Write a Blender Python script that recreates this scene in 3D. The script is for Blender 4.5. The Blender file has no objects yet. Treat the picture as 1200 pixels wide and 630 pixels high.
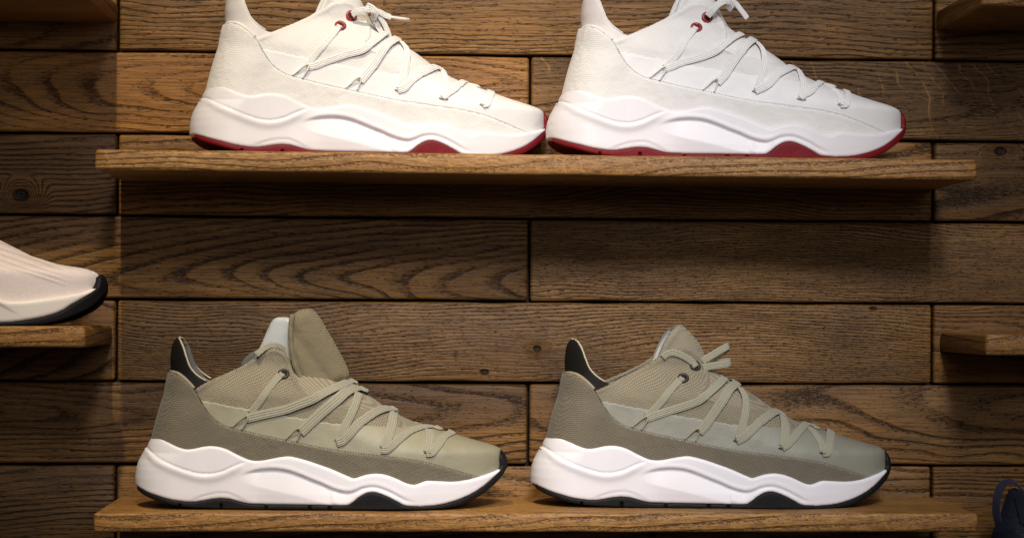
import bpy, bmesh, math, random
import numpy as np
from mathutils import Vector, Matrix
from mathutils.geometry import delaunay_2d_cdt
random.seed(7)
S = bpy.context.scene
COL = S.collection
R = math.radians

# ------------------------------------------------------------------ helpers
def tag(o, label=None, cat=None, group=None, kind=None):
    if label: o['label'] = label
    if cat: o['category'] = cat
    if group: o['group'] = group
    if kind: o['kind'] = kind
    return o

def empty(name, loc, rz=0.0, ry=0.0):
    o = bpy.data.objects.new(name, None); COL.objects.link(o)
    o.location = loc; o.rotation_euler = (0, ry, rz); o.empty_display_size = .02
    return o

def link(name, me, mat=None, parent=None):
    o = bpy.data.objects.new(name, me); COL.objects.link(o)
    if mat is not None:
        if not me.materials: me.materials.append(None)
        o.material_slots[0].link = 'OBJECT'; o.material_slots[0].material = mat
    if parent: o.parent = parent
    return o

def smooth(me):
    me.polygons.foreach_set('use_smooth', [True]*len(me.polygons)); me.update()
    return me

# ------------------------------------------------------------------ node helpers
class NT:
    def __init__(s, name):
        s.m = bpy.data.materials.new(name); s.m.use_nodes = True
        s.t = s.m.node_tree; s.t.nodes.clear()
        s.out = s.t.nodes.new('ShaderNodeOutputMaterial')
        s.b = s.t.nodes.new('ShaderNodeBsdfPrincipled')
        s.t.links.new(s.b.outputs[0], s.out.inputs[0])
    def n(s, typ, **kw):
        nd = s.t.nodes.new(typ)
        for k, v in kw.items(): setattr(nd, k, v)
        return nd
    def put(s, v, inp):
        if hasattr(v, 'is_output') or isinstance(v, bpy.types.NodeSocket): s.t.links.new(v, inp)
        else: inp.default_value = v
    def math(s, op, a, b=0.0, c=None, clamp=False):
        nd = s.n('ShaderNodeMath', operation=op); nd.use_clamp = clamp
        s.put(a, nd.inputs[0]); s.put(b, nd.inputs[1])
        if c is not None: s.put(c, nd.inputs[2])
        return nd.outputs[0]
    def comb(s, x, y, z=0.0):
        nd = s.n('ShaderNodeCombineXYZ'); s.put(x, nd.inputs[0]); s.put(y, nd.inputs[1]); s.put(z, nd.inputs[2])
        return nd.outputs[0]
    def sep(s, v):
        nd = s.n('ShaderNodeSeparateXYZ'); s.t.links.new(v, nd.inputs[0]); return nd.outputs
    def noise(s, vec, scale=1.0, detail=3.0, rough=.5, dist=0.0):
        nd = s.n('ShaderNodeTexNoise'); s.t.links.new(vec, nd.inputs['Vector'])
        nd.inputs['Scale'].default_value = scale; nd.inputs['Detail'].default_value = detail
        nd.inputs['Roughness'].default_value = rough; nd.inputs['Distortion'].default_value = dist
        return nd.outputs[0]
    def ramp(s, f, lo, hi, a=0.0, b=1.0):
        nd = s.n('ShaderNodeMapRange', interpolation_type='SMOOTHSTEP')
        s.put(f, nd.inputs[0]); s.put(lo, nd.inputs[1]); s.put(hi, nd.inputs[2]); s.put(a, nd.inputs[3]); s.put(b, nd.inputs[4])
        return nd.outputs[0]
    def mix(s, f, a, b, mode='MIX'):
        nd = s.n('ShaderNodeMix', data_type='RGBA', blend_type=mode)
        s.put(f, nd.inputs[0])
        for v, i in ((a, 6), (b, 7)):
            if isinstance(v, (tuple, list)): v = tuple(v)+(1,) if len(v) == 3 else tuple(v)
            s.put(v, nd.inputs[i])
        return nd.outputs[2]
    def bump(s, h, strength=.5, dist=.001, prev=None):
        nd = s.n('ShaderNodeBump'); nd.inputs['Strength'].default_value = strength; nd.inputs['Distance'].default_value = dist
        s.t.links.new(h, nd.inputs['Height'])
        if prev is not None: s.t.links.new(prev, nd.inputs['Normal'])
        return nd.outputs[0]
    def set(s, **kw):
        for k, v in kw.items():
            k = k.replace('_', ' ')
            if isinstance(v, (tuple, list)): v = tuple(v)+(1,) if len(v) == 3 and 'Radius' not in k else tuple(v)
            s.put(v, s.b.inputs[k])
        return s.m

# ------------------------------------------------------------------ wood
def wood_mat(name, light, mid, dark, rough=.55, pore=1.0, bumpk=1.0, shelf=False, coat=0.0):
    US = 2.0 if shelf else 1.0
    t = NT(name)
    uv = t.n('ShaderNodeUVMap'); uv.uv_map = 'UVMap'
    u, v, _ = t.sep(uv.outputs[0])
    def attr(nm):
        a = t.n('ShaderNodeAttribute'); a.attribute_name = nm
        o = t.sep(a.outputs['Vector']); return o[0], o[1], o[2], a.outputs['Alpha']
    v0, d0, slope, seed = attr('pa')
    freq, tone, contrast, fleck = attr('pb')
    ku, kv, kr, hue = attr('pc')
    M = t.math
    sd = M('MULTIPLY', seed, 7.3)
    # warp
    w1 = t.noise(t.comb(M('MULTIPLY', u, 3.2), M('MULTIPLY', v, 11.0), sd), 1.0, 2.0)
    w2 = t.noise(t.comb(M('MULTIPLY', u, 14.0), M('MULTIPLY', v, 60.0), sd), 1.0, 2.0)
    dv = M('ADD', M('MULTIPLY', M('SUBTRACT', w1, .5), .055), M('MULTIPLY', M('SUBTRACT', w2, .5), .007))
    vv = M('ADD', M('SUBTRACT', v, v0), dv)
    dd = M('ADD', d0, M('MULTIPLY', slope, M('ADD', u, M('MULTIPLY', M('SUBTRACT', w1, .5), .25))))
    r = M('SQRT', M('ADD', M('MULTIPLY', vv, vv), M('MULTIPLY', dd, dd)))
    # knot
    kx = M('MULTIPLY', M('SUBTRACT', u, ku), .75); ky = M('SUBTRACT', v, kv)
    kd = M('SQRT', M('ADD', M('MULTIPLY', kx, kx), M('MULTIPLY', ky, ky)))
    krr = M('MAXIMUM', kr, .0001)
    kd2 = M('ADD', kd, M('MULTIPLY', M('SUBTRACT', w2, .5), .006))
    kq = M('DIVIDE', kd2, krr)
    kmask = M('MULTIPLY', t.ramp(kq, 0.0, 5.0, 1.0, 0.0), M('GREATER_THAN', kr, .0005))
    r2 = M('ADD', r, M('MULTIPLY', kmask, M('SUBTRACT', M('MULTIPLY', kd2, .8), M('MULTIPLY', r, .55))))
    core = M('MULTIPLY', t.ramp(kq, .7, 1.3, 1.0, 0.0), M('GREATER_THAN', kr, .0005))
    ph = M('FRACT', M('MULTIPLY', r2, M('MULTIPLY', freq, 1.3)))
    ring = M('MULTIPLY', t.ramp(ph, 0.0, .12), t.ramp(ph, .12, .62, 1.0, 0.0))        # early wood band
    fw = t.noise(t.comb(M('MULTIPLY', u, 5.0), M('MULTIPLY', v, 30.0), sd), 1.0, 2.0)
    ring = M('MULTIPLY', ring, t.ramp(fw, .3, .62, .35, 1.0))
    # pores: short dark dashes along the grain
    p1 = t.noise(t.comb(M('MULTIPLY', u, 170.0*US), M('MULTIPLY', v, 1350.0), sd), 1.0, 2.0, .55)
    p2 = t.noise(t.comb(M('MULTIPLY', u, 260.0*US), M('MULTIPLY', v, 1700.0), M('ADD', sd, 3.0)), 1.0, 2.0, .6)
    pth = M('SUBTRACT', .66, M('MULTIPLY', ring, .17))
    pores = t.ramp(M('SUBTRACT', p1, pth), -.01, .055)
    pores2 = t.ramp(M('SUBTRACT', p2, M('SUBTRACT', .70, M('MULTIPLY', ring, .13))), 0.0, .06)
    pores = M('MAXIMUM', pores, M('MULTIPLY', pores2, .8))
    fib = t.noise(t.comb(M('MULTIPLY', u, 26.0*US*US), M('MULTIPLY', v, 700.0), sd), 1.0, 3.0, .65)
    big = t.noise(t.comb(M('MULTIPLY', u, 5.0), M('MULTIPLY', v, 16.0), M('ADD', sd, 9.0)), 1.0, 3.0, .6)
    # colour
    c = t.mix(t.ramp(big, .3, .72), mid, light)
    c = t.mix(M('MULTIPLY', t.ramp(fib, .36, .68), .66), c, dark)
    c = t.mix(M('MULTIPLY', M('MULTIPLY', ring, contrast), .85, clamp=True), c, dark)
    # ray flecks
    fn = t.noise(t.comb(M('MULTIPLY', u, 16.0), M('MULTIPLY', v, 22.0), sd), 1.0, 2.0)
    ft = M('FRACT', M('ADD', M('ADD', M('MULTIPLY', u, 62.0), M('MULTIPLY', v, 40.0)), M('MULTIPLY', fn, 3.4)))
    fl = M('MULTIPLY', t.ramp(ft, 0.0, .05), t.ramp(ft, .07, .16, 1.0, 0.0))
    fl = M('MULTIPLY', fl, t.ramp(t.noise(t.comb(M('MULTIPLY', u, 38.0), M('MULTIPLY', v, 30.0), M('ADD', sd, 5.0)), 1.0, 1.0), .46, .58))
    fl = M('MULTIPLY', fl, fleck)
    c = t.mix(M('MULTIPLY', fl, .5), c, tuple(min(1, x*1.5) for x in light))
    dk2 = tuple(x*.22 for x in dark)
    c = t.mix(M('MULTIPLY', pores, .7*pore), c, dk2)
    # worm holes and nail marks
    vo = t.n('ShaderNodeTexVoronoi'); vo.inputs['Scale'].default_value = 1.0
    t.t.links.new(t.comb(M('MULTIPLY', u, 15.0), M('MULTIPLY', v, 24.0), sd), vo.inputs['Vector'])
    cr = t.sep(vo.outputs['Color'])
    hole = M('MULTIPLY', t.ramp(vo.outputs['Distance'], .035, .075, 1.0, 0.0), M('GREATER_THAN', cr[0], .72))
    stain = M('MULTIPLY', t.ramp(vo.outputs['Distance'], .05, .24, 1.0, 0.0), M('GREATER_THAN', cr[0], .86))
    c = t.mix(M('MULTIPLY', stain, .45), c, dark)
    c = t.mix(M('MULTIPLY', M('MAXIMUM', hole, core), .93), c, tuple(x*.12 for x in dark))
    c = t.mix(1.0, c, t.comb(tone, M('MULTIPLY', tone, M('SUBTRACT', 1.0, M('MULTIPLY', hue, .10))), M('MULTIPLY', tone, M('SUBTRACT', 1.0, M('MULTIPLY', hue, .3)))), 'MULTIPLY')
    h = M('SUBTRACT', M('MULTIPLY', fib, .35), M('ADD', M('MULTIPLY', pores, .8), M('ADD', M('MULTIPLY', ring, .55), M('MULTIPLY', M('MAXIMUM', hole, core), 2.5))))
    h = M('ADD', h, M('MULTIPLY', big, .8))
    rg = M('ADD', rough, M('MULTIPLY', M('SUBTRACT', fib, .5), .25))
    nb = t.bump(h, .75*bumpk, .0009)
    return t.set(Base_Color=c, Roughness=rg, Normal=nb, Specular_IOR_Level=.28, Coat_Weight=coat, Coat_Roughness=.35)

WALL_M = wood_mat('dark_oak', (.268, .134, .035), (.140, .0685, .0185), (.040, .0178, .0054), .55, 1.0, 1.3)
SHELF_M = wood_mat('shelf_oak', (.39, .208, .061), (.25, .126, .037), (.095, .041, .0115), .5, .85, 1.2, True)

def set_attrs(me, per_face):
    """per_face: list of (pa,pb,pc) per polygon"""
    for k, nm in enumerate(('pa', 'pb', 'pc')):
        a = me.attributes.new(nm, 'FLOAT_COLOR', 'CORNER')
        arr = np.zeros((len(me.loops), 4), np.float32)
        for p in me.polygons:
            arr[p.loop_start:p.loop_start+p.loop_total] = per_face[p.index][k]
        a.data.foreach_set('color', arr.ravel())

def rbox(bm, x0, x1, y0, y1, z0, z1, bev, seg=3):
    vs = [bm.verts.new((x, y, z)) for x in (x0, x1) for y in (y0, y1) for z in (z0, z1)]
    q = [(0,1,3,2),(4,6,7,5),(0,4,5,1),(2,3,7,6),(0,2,6,4),(1,5,7,3)]
    fs = [bm.faces.new([vs[i] for i in f]) for f in q]
    bmesh.ops.recalc_face_normals(bm, faces=fs)
    es = list({e for f in fs for e in f.edges})
    bmesh.ops.bevel(bm, geom=es, offset=bev, segments=seg, profile=.5, affect='EDGES')

def wood_mesh(name, boxes, par, bev, wob=0.0, nsub=0):
    """boxes: list of (x0,x1,y0,y1,z0,z1); par: list of (pa,pb,pc,uoff)"""
    bm = bmesh.new(); lay = bm.faces.layers.int.new('k')
    for k, b in enumerate(boxes):
        before = set(bm.faces)
        rbox(bm, *b, bev)
        for f in bm.faces:
            if f not in before: f[lay] = k
    # cut along x so that edges can be a little uneven
    if nsub:
        xs = np.arange(min(b[0] for b in boxes), max(b[1] for b in boxes), nsub)
        for x in xs[1:]:
            bmesh.ops.bisect_plane(bm, geom=bm.verts[:]+bm.edges[:]+bm.faces[:], plane_co=(x, 0, 0), plane_no=(1, 0, 0))
        from mathutils import noise as mn
        for v in bm.verts:
            k = v.link_faces[0][lay] if v.link_faces else 0
            v.co.z += wob*mn.noise(Vector((v.co.x*22, v.co.z*9, k*3.1)))*(1 if True else 0)
            v.co.y += wob*1.2*mn.noise(Vector((v.co.x*15, v.co.z*40+7, k*5.7)))
    me = bpy.data.meshes.new(name); 
    ks = [f[lay] for f in bm.faces]
    bm.to_mesh(me); bm.free()
    uvl = me.uv_layers.new(name='UVMap')
    pf = []
    for p, k in zip(me.polygons, ks):
        b = boxes[k]; pa, pb, pc, uo = par[k]
        zc = (b[4]+b[5])/2; yc = (b[2]+b[3])/2; n = p.normal
        for li in p.loop_indices:
            co = me.vertices[me.loops[li].vertex_index].co
            if abs(n.z) > .75: vv = (co.y-yc)+.09
            elif abs(n.x) > .75: vv = co.z-zc
            else: vv = co.z-zc
            uu = co.x-b[0]+uo if abs(n.x) < .75 else (co.y-yc)*.25+uo
            uvl.data[li].uv = (uu, vv)
        pf.append((pa, pb, pc))
    set_attrs(me, pf); smooth(me)
    return me

# ------------------------------------------------------------------ wall of planks
rows = [.3612, .290, .2190, .1482, .0774, .0056, -.0653, -.1364, -.2075, -.2786, -.3497, -.4208, -.4919]
SE, SO = [-.9695, -.2583, .4528, 1.164], [-.614, .0974, .809]
boxes, par = [], []
def rnd(a, b): return random.uniform(a, b)
special = {}
for i in range(len(rows)-1):
    zt, zb = rows[i], rows[i+1]
    # row whose seams are at the shelf ends: .290-.219, .148-.077, .0056..-.065 , -.136..
    even = i % 2 == 1
    xs = SE if even else SO
    xs = [-.98]+[x for x in xs if x > -.97]+[1.2] if not even else list(xs)
    for j in range(len(xs)-1):
        g = .0011
        dy = rnd(-.0009, .0009)
        boxes.append((xs[j]+g, xs[j+1]-g, dy, .016, zb+g, zt-g))
        pa = (rnd(-.03, .03), rnd(.004, .02)*random.choice((1, -1)), rnd(.03, .12)*random.choice((1, -1)), rnd(0, 9))
        pb = (rnd(170, 300), rnd(.85, 1.1), rnd(.45, .8), 0.0)
        pc = (0, 0, 0, rnd(0, 1))
        special[(i, j)] = len(par)
        par.append([pa, pb, pc, rnd(0, .3)])
def sp(i, j, pa=None, pb=None, pc=None):
    p = par[special[(i, j)]]
    p[3] = 0.0
    if pa: p[0] = pa
    if pb: p[1] = pb
    if pc: p[2] = pc
# i: 1 row0, 2 row1, 3 row2, 4 row3, 5 row4, 6 row5, 7 row6 of the photograph
sp(1, 1, (.05, .03, .01, 1.3), (190, 1.05, .6, 0), (0, 0, 0, .2))
sp(2, 1, (.01, .05, -.09, 2.2), (160, 1.5, .5, 0), (0, 0, 0, .9))  # tone and gold hue raised: warm light pool painted into this plank
sp(2, 2, (.0, .02, .03, 3.1), (330, .82, .35, 1.0), (.13, 0.02, .002, .3))
sp(3, 0, (.045, .01, .02, 4.4), (230, .8, .7, 0), (.628, -.018, .0045, .5))
sp(3, 1, (.03, .03, .02, 4.9), (300, 1.15, .45, 0), (0, 0, 0, .8))  # brighter, golder tone paints the lit strip beside the shelf end
sp(3, 2, (-.01, .05, .02, 5.5), (260, .8, .8, 0), (.058, .027, .003, .6))
sp(4, 1, (-.012, .09, -.10, 6.2), (200, .84, .65, 0), (0, 0, 0, .5))
sp(4, 2, (.09, .01, .01, 7.7), (330, .9, .25, 0), (0, 0, 0, .1))
sp(5, 1, (.06, .02, .012, 8.1), (310, 1.0, .35, .1), (.362, -.006, .0022, .0))
sp(5, 2, (-.02, .04, .02, 3.7), (250, .95, .5, 0), (0, 0, 0, .7))
sp(6, 1, (.008, .0, .055, 1.9), (185, .85, .65, 0), (.35, 0.0, .0, .3))
sp(6, 2, (.02, .05, -.05, 2.6), (160, 1.05, .7, 0), (0, 0, 0, .1))
sp(7, 0, (.05, .02, .03, 5.1), (180, .72, 1.0, 0), (0, 0, 0, .4))
sp(7, 1, (.0, .05, .02, .7), (220, 1.1, .5, 0), (0, 0, 0, .0))
sp(7, 2, (.0, .03, .03, 6.7), (300, .9, .5, 0), (0, 0, 0, .7))
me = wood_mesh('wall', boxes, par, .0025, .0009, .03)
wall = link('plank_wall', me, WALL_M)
tag(wall, 'dark brown oak plank wall with rough grain and black gaps, behind all the shelves', 'wall')
t = NT('gap_black'); GAP = t.set(Base_Color=(.012, .008, .005), Roughness=.9)
bm = bmesh.new(); rbox(bm, -.98, 1.2, .0165, .03, -.50, .37, .001, 1)
me = bpy.data.meshes.new('backing'); bm.to_mesh(me); bm.free()
o = link('backing_board', me, GAP, wall)

# ------------------------------------------------------------------ shelves
def shelf(x0, x1, zt, th, label, seed, tone=1.0, tilt=0.0, group='oak shelves fixed to the plank wall'):
    c = Vector(((x0+x1)/2, -.07, zt-th/2))
    me = wood_mesh('shelf', [(x0-c.x, x1-c.x, -.07, .069, -th/2, th/2)],
                   [[(.02, .03, .02, seed), (310, tone, .3, .35), (0, 0, 0, .45), seed*.37]], .0028, .0004, .012)
    # board ends in a gentle slope towards its rounded nose, like a hand-cut plank
    for v in me.vertices:
        if v.co.y < -.062: v.co.x *= .9995
    me.update()
    o = link('wall_shelf', me, SHELF_M)
    o.location = c; o.rotation_euler = (0, tilt, 0)
    tag(o, label, 'shelf', group)
    return o
shelf(-.2552, .4518, .1226, .0165, 'upper middle oak shelf carrying the two white sneakers', 1.2, 1.0, .0029)
shelf(-.2548, .4543, -.1637, .0152, 'lower middle oak shelf carrying the two khaki sneakers', 2.7, 1.0, 0.0)
shelf(-.9700, -.2616, -.0163, .0169, 'left oak shelf with its end in view, holding the pale knit sneaker', 3.3, 1.0)
shelf(.4591, 1.1640, -.0189, .0173, 'short end of an empty oak shelf beside the right edge, midway up', 4.1, .9)
shelf(-.9700, -.2590, .2600, .0168, 'shadowed underside of an oak shelf in the top left corner', 5.6, .9)
shelf(.4542, 1.1640, .2625, .0168, 'shadowed oak shelf in the top right corner, its front edge just in view', 6.2, .9)

shelf(.4591, 1.1640, -.3055, .0173, 'oak shelf just below the frame, carrying the dark navy high-top sneaker', 7.4, .9)

# ------------------------------------------------------------------ shoe surfaces (mm)
WX, WY = [0, 30, 60, 100, 140, 180, 210, 250], [36, 36, 35.5, 39, 43.5, 48.5, 50, 50]
WZU = [(0, 1), (45, 1), (60, .97), (80, .92), (100, .88), (120, .84), (150, .80)]
def sstep(x, a, b):
    t = np.clip((x-a)/(b-a), 0, 1); return t*t*(3-2*t)
class Surf:
    def __init__(s, xh, xf, rh, rf, wz, k=1.0, wx=(WX, WY)):
        s.xh, s.xf, s.rh, s.rf, s.wz, s.k, s.wx = xh, xf, rh, rf, wz, k, wx
    def ip(s, tab, z): return np.interp(z, [p[0] for p in tab], [p[1] for p in tab])
    def a_of(s, x, z):
        h, f = s.ip(s.xh, z), s.ip(s.xf, z)
        q = np.clip((x-h)/(f-h), 0, 1)
        return np.arccos(1-2*q)/math.pi
    def pos(s, a, z):
        h, f = s.ip(s.xh, z), s.ip(s.xf, z)
        x = h+(f-h)*(1-np.cos(math.pi*a))/2
        A = np.clip((x-h)/s.ip(s.rh, z), 0, 1); B = np.clip((f-x)/s.ip(s.rf, z), 0, 1)
        F = np.interp(x, *s.wx)*s.k*s.ip(s.wz, z)*np.sqrt(np.maximum(0, 1-(1-A)**2))*np.sqrt(np.maximum(0, 1-(1-B)**2))
        if s.wz is WZU: F = F*(1-.46*sstep(z, 88, 118)*sstep(x, 50, 78)*(1-sstep(x, 150, 190)))
        sg = np.where(a < 0, -1.0, np.where(a > 1, -1.0, 1.0))
        return np.stack([x, -F*sg, z+0*x], -1)
    def nrm(s, a, z):
        e = 2e-3
        da = s.pos(a+e, z)-s.pos(a-e, z)
        dz = s.pos(a, z+.4)-s.pos(a, z-.4)
        n = np.cross(da, dz); n /= np.linalg.norm(n, axis=-1, keepdims=True)+1e-12
        return n

SOLE = Surf([(0, 0), (24, 0), (30.9, 1.0), (36.2, 2.6), (40.8, 5.2), (44.8, 8.6), (47.5, 9.2), (51.5, 10.8), (54.8, 12.8), (58, 15.6), (70, 20)],
            [(0, 303.6), (35, 303.4), (38.5, 302.7), (41, 301.3), (43.5, 299.2), (45, 297.4), (60, 295.5)],
            [(0, 34), (70, 34)], [(0, 100), (70, 100)], [(0, .99), (12, 1.0), (35, .985), (60, .965)])
UXH = [(20, 9), (50, 13.5), (57, 15), (71, 18.4), (82, 21.6), (92, 24.6), (103.5, 26.6), (109, 28.2), (121, 27.8), (131, 29), (135, 31), (138, 34), (180, 36)]
UXF = [(20, 298.5), (36, 298.5), (41, 298), (43.8, 297), (45.8, 293), (47.6, 287), (49.8, 279), (52.2, 270.5), (54.6, 262.5), (57.4, 254.5), (60.2, 244.5), (63.2, 235.5), (66, 227.2), (69.8, 218), (73.2, 212),
       (78, 204.5), (83.5, 197.5), (89.2, 189), (94, 181), (98.4, 174), (104, 163.5), (108, 157), (112, 152), (118, 148), (126, 144), (133, 140.8), (140, 135.4), (146.7, 128.5), (149.7, 122), (152, 112), (180, 100)]
UP = Surf(UXH, UXF, [(0, 31), (110, 29), (140, 27), (160, 27)], [(0, 95), (45, 92), (60, 80), (75, 55), (90, 42), (110, 30), (150, 24)],
          WZU, .88)

def dens(poly, step):
    out = []
    n = len(poly)
    for i in range(n):
        p, q = np.array(poly[i], float), np.array(poly[(i+1) % n], float)
        m = max(1, int(math.ceil(np.linalg.norm(q-p)/step)))
        for k in range(m): out.append(p+(q-p)*k/m)
    return np.array(out)

def crv(pts, step=1.2):
    """smooth curve through points (Catmull-Rom), list of xy"""
    P = [np.array(p, float) for p in pts]
    P = [2*P[0]-P[1]]+P+[2*P[-1]-P[-2]]
    out = []
    for i in range(1, len(P)-2):
        m = max(1, int(np.linalg.norm(P[i+1]-P[i])/step))
        for k in range(m):
            t = k/m
            out.append(.5*((2*P[i])+(-P[i-1]+P[i+1])*t+(2*P[i-1]-5*P[i]+4*P[i+1]-P[i+2])*t*t+(-P[i-1]+3*P[i]-3*P[i+1]+P[i+2])*t**3))
    out.append(P[-2])
    return [tuple(p) for p in out]

def heel_edge(sf, z0, z1, n=24): return [(float(sf.ip(sf.xh, z)), z) for z in np.linspace(z0, z1, n)]
def front_edge(sf, z0, z1, n=60): return [(float(sf.ip(sf.xf, z)), z) for z in np.linspace(z0, z1, n)]

LX = 190.0
def panel(name, sf, poly, off, thick, rr, disp=None, da=.0055, dzs=1.6, inner=False, bstep=1.1, scale=.001, cap_bottom=False, sides=(1, -1)):
    B = dens(poly, bstep)
    # drop near-duplicate points
    keep = [0]
    for i in range(1, len(B)):
        if np.linalg.norm(B[i]-B[keep[-1]]) > .25: keep.append(i)
    B = B[keep]
    ba = sf.a_of(B[:, 0], B[:, 1])
    ba = np.where(ba > .962, 1.0, np.where(ba < .038, 0.0, ba))
    bq = np.stack([ba*LX, B[:, 1]], 1)
    keep = [0]
    for i in range(1, len(bq)):
        if np.linalg.norm(bq[i]-bq[keep[-1]]) > .12: keep.append(i)
    if np.linalg.norm(bq[keep[-1]]-bq[0]) < .12: keep.pop()
    bq = bq[keep]
    nb = len(bq)
    a0, a1, z0, z1 = bq[:, 0].min(), bq[:, 0].max(), bq[:, 1].min(), bq[:, 1].max()
    ga = np.arange(a0+.3, a1, da*LX); gz = np.arange(z0+.3, z1, dzs)
    G = np.array([(x+(.5*da*LX if j % 2 else 0), z) for j, z in enumerate(gz) for x in ga])
    # inside test + clearance from the border
    ins = np.zeros(len(G), bool); md = np.full(len(G), 1e9)
    for i in range(nb):
        p, q = bq[i], bq[(i+1) % nb]
        c = (p[1] > G[:, 1]) != (q[1] > G[:, 1])
        with np.errstate(divide='ignore', invalid='ignore'):
            xi = (q[0]-p[0])*(G[:, 1]-p[1])/(q[1]-p[1])+p[0]
        ins ^= c & (G[:, 0] < xi)
        d = q-p; L = max(1e-9, d@d); tt = np.clip(((G-p)@d)/L, 0, 1)
        md = np.minimum(md, np.linalg.norm(G-(p+tt[:, None]*d), axis=1))
    G = G[ins & (md > .45*min(da*LX, dzs))]
    pts = [Vector(p) for p in bq]+[Vector(p) for p in G]
    edges = [(i, (i+1) % nb) for i in range(nb)]
    vo, eo, fo, ov, oe, of = delaunay_2d_cdt(pts, edges, [list(range(nb))], 1, 1e-4)
    V = np.array([(v.x, v.y) for v in vo]); a = np.clip(V[:, 0]/LX, 0, 1); z = V[:, 1]
    base = sf.pos(a, z); N = sf.nrm(np.clip(a, 0, 1), z)
    # border edges of the triangulation
    cnt = {}
    for f in fo:
        for i in range(len(f)):
            e = (f[i], f[(i+1) % len(f)]); k = tuple(sorted(e)); cnt.setdefault(k, []).append(e)
    border = [v[0] for v in cnt.values() if len(v) == 1]
    def seam(i): return a[i] < 1e-4 or a[i] > 1-1e-4
    bv = sorted({i for e in border for i in e if not (seam(e[0]) and seam(e[1]))})
    bp = base[bv]
    d = np.full(len(base), 1e9)
    for c0 in range(0, len(base), 4000):
        d[c0:c0+4000] = np.sqrt(((base[c0:c0+4000, None, :]-bp[None])**2).sum(-1)).min(1) if len(bp) else 1e9
    h = off*np.sqrt(np.maximum(0, 1-(1-np.minimum(1, d/rr))**2)) if rr > 0 else np.full(len(base), float(off))
    if disp is not None: h = h+disp(base[:, 0], base[:, 2], d)
    O = base+N*h[:, None]; I = base-N*thick
    verts, faces = [], []
    for side in sides:
        s = np.array([1, side, 1.0]); o0 = len(verts)
        verts += [tuple(p) for p in O*s*scale]
        i0 = len(verts); verts += [tuple(p) for p in I*s*scale]
        fl = side < 0
        for f in fo:
            ff = [o0+i for i in f]
            faces.append(ff[::-1] if fl else ff)
            if inner:
                ff = [i0+i for i in f]; faces.append(ff if fl else ff[::-1])
        for e in border:
            if seam(e[0]) and seam(e[1]): continue
            q = [o0+e[1], o0+e[0], i0+e[0], i0+e[1]]
            faces.append(q[::-1] if fl else q)
    me = bpy.data.meshes.new(name); me.from_pydata(verts, [], faces)
    bm = bmesh.new(); bm.from_mesh(me)
    bmesh.ops.remove_doubles(bm, verts=bm.verts, dist=.00003)
    loose = [v for v in bm.verts if not v.link_faces]
    bmesh.ops.delete(bm, geom=loose, context='VERTS')
    if cap_bottom:      # floor of the sole: join the two sides' lower rims
        bmesh.ops.holes_fill(bm, edges=[e for e in bm.edges if e.is_boundary], sides=0)
    bmesh.ops.recalc_face_normals(bm, faces=bm.faces)
    bm.to_mesh(me); bm.free()
    smooth(me)
    return me

# ------------------------------------------------------------------ traced outlines of the runner (mm, side view)
MID_TOP = [(15.6,58),(19.5,57.6),(26.3,54.7),(34.1,51),(40.5,48.9),(44.4,48.3),(49.6,48.9),(56.1,50.3),(62.6,50.9),(69.1,50.2),(75.6,48.2),(84.9,43.5),(91.4,40.6),(95.3,39.5),(99.9,39.1),
 (105.7,39.7),(113.6,41.3),(120.1,42.4),(124.7,42.8),(129.3,42.2),(139.7,39.5),(150.1,36),(158,33.2),(164.6,30.5),(172.4,27.1),(177.3,25.4),(181.5,26.5),(188,28.4),(195.8,29.2),(203.6,28),(211.4,25.2),(219.2,21.6),(224,20.2),(227,20.1),
 (230.2,21),(234.2,22.5),(238.1,23),(248.7,22.3),(258,21.8),(267.4,22.4),(275.5,23.8),(286.6,26.4),(293.6,28.3),(298,29.6)]
OUT_TOP = [(1.9,17.3),(6.4,15.4),(13.7,12.7),(22,10.4),(29.9,8.3),(39,6.8),(48,6.1),(55.8,6.9),(63.6,8.2),(70.1,8.9),(76.7,8.5),(82.1,7.2),(89.9,5.2),(95.1,4.5),(104.2,4.1),(123.8,4),(153.8,3.8),(165,3.6),(172.9,4),(177.5,6.8),(181.4,10),(186.6,13),(191.8,14.2),(197,13.4),(203.5,10.9),(211.3,7),(217.8,3.6),(226.2,2.6),(235.4,2.6),(248.6,3.9),(261.9,7.2),(272.7,11.4),(281,16),(289.3,22),(295.8,27.3),(298,29.6)]
TOE_IN = [(299.0,32),(298.9,35),(298.1,39),(297.2,43.2)]
OUT_BOT = [(1.9,17.3),(2.8,14.2),(9.4,10.4),(19.3,7.1),(28.6,4.4),(39,2.4),(51.9,1.2),(71.6,.4),(90,.1),(153.8,0),(222.2,0),(240,0),(250,.4),(261.9,2.2),(275.4,7.3),(286.5,13.8),(295,20.4),(300.5,26.4),(303.4,31.5)]
GROOVE = [(8,48.5),(12.3,46.6),(16.7,43.2),(23.5,39.4),(32.7,35.5),(43,31.7),(52.1,29.2),(58.5,28.6),(65,29.1),(72.9,31.2),(80,34.5),(86.2,37),(91,38.2)]
HUMP = [(44,6.4),(48,7.9),(54.5,10.4),(62.3,12.7),(70.2,13.7),(76,13.4),(82.1,11.3),(88.6,8),(95.1,5.2)]
SCOOP = [(85.4,27),(88,28.8),(91.3,30.2),(100.5,32.5),(110.9,33.4),(120.1,32.8),(127.9,31),(137,27.6),(144.8,24.4),(151.5,21.9),(159.3,18.4),(167.1,15.9),(173.6,15.2),(178.8,16.6),(184,18.9),(191.9,20.1),(198.4,19.1),(206.2,16.1),(214,12.1),(220.5,8.9),(232,6)]
SCOOP_LOW = [(85.4,27),(88.7,22.6),(97.8,19.1),(110.8,15.8),(123.9,13.1),(139.5,9.2),(152.5,5.6),(160,3.5)]
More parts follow.
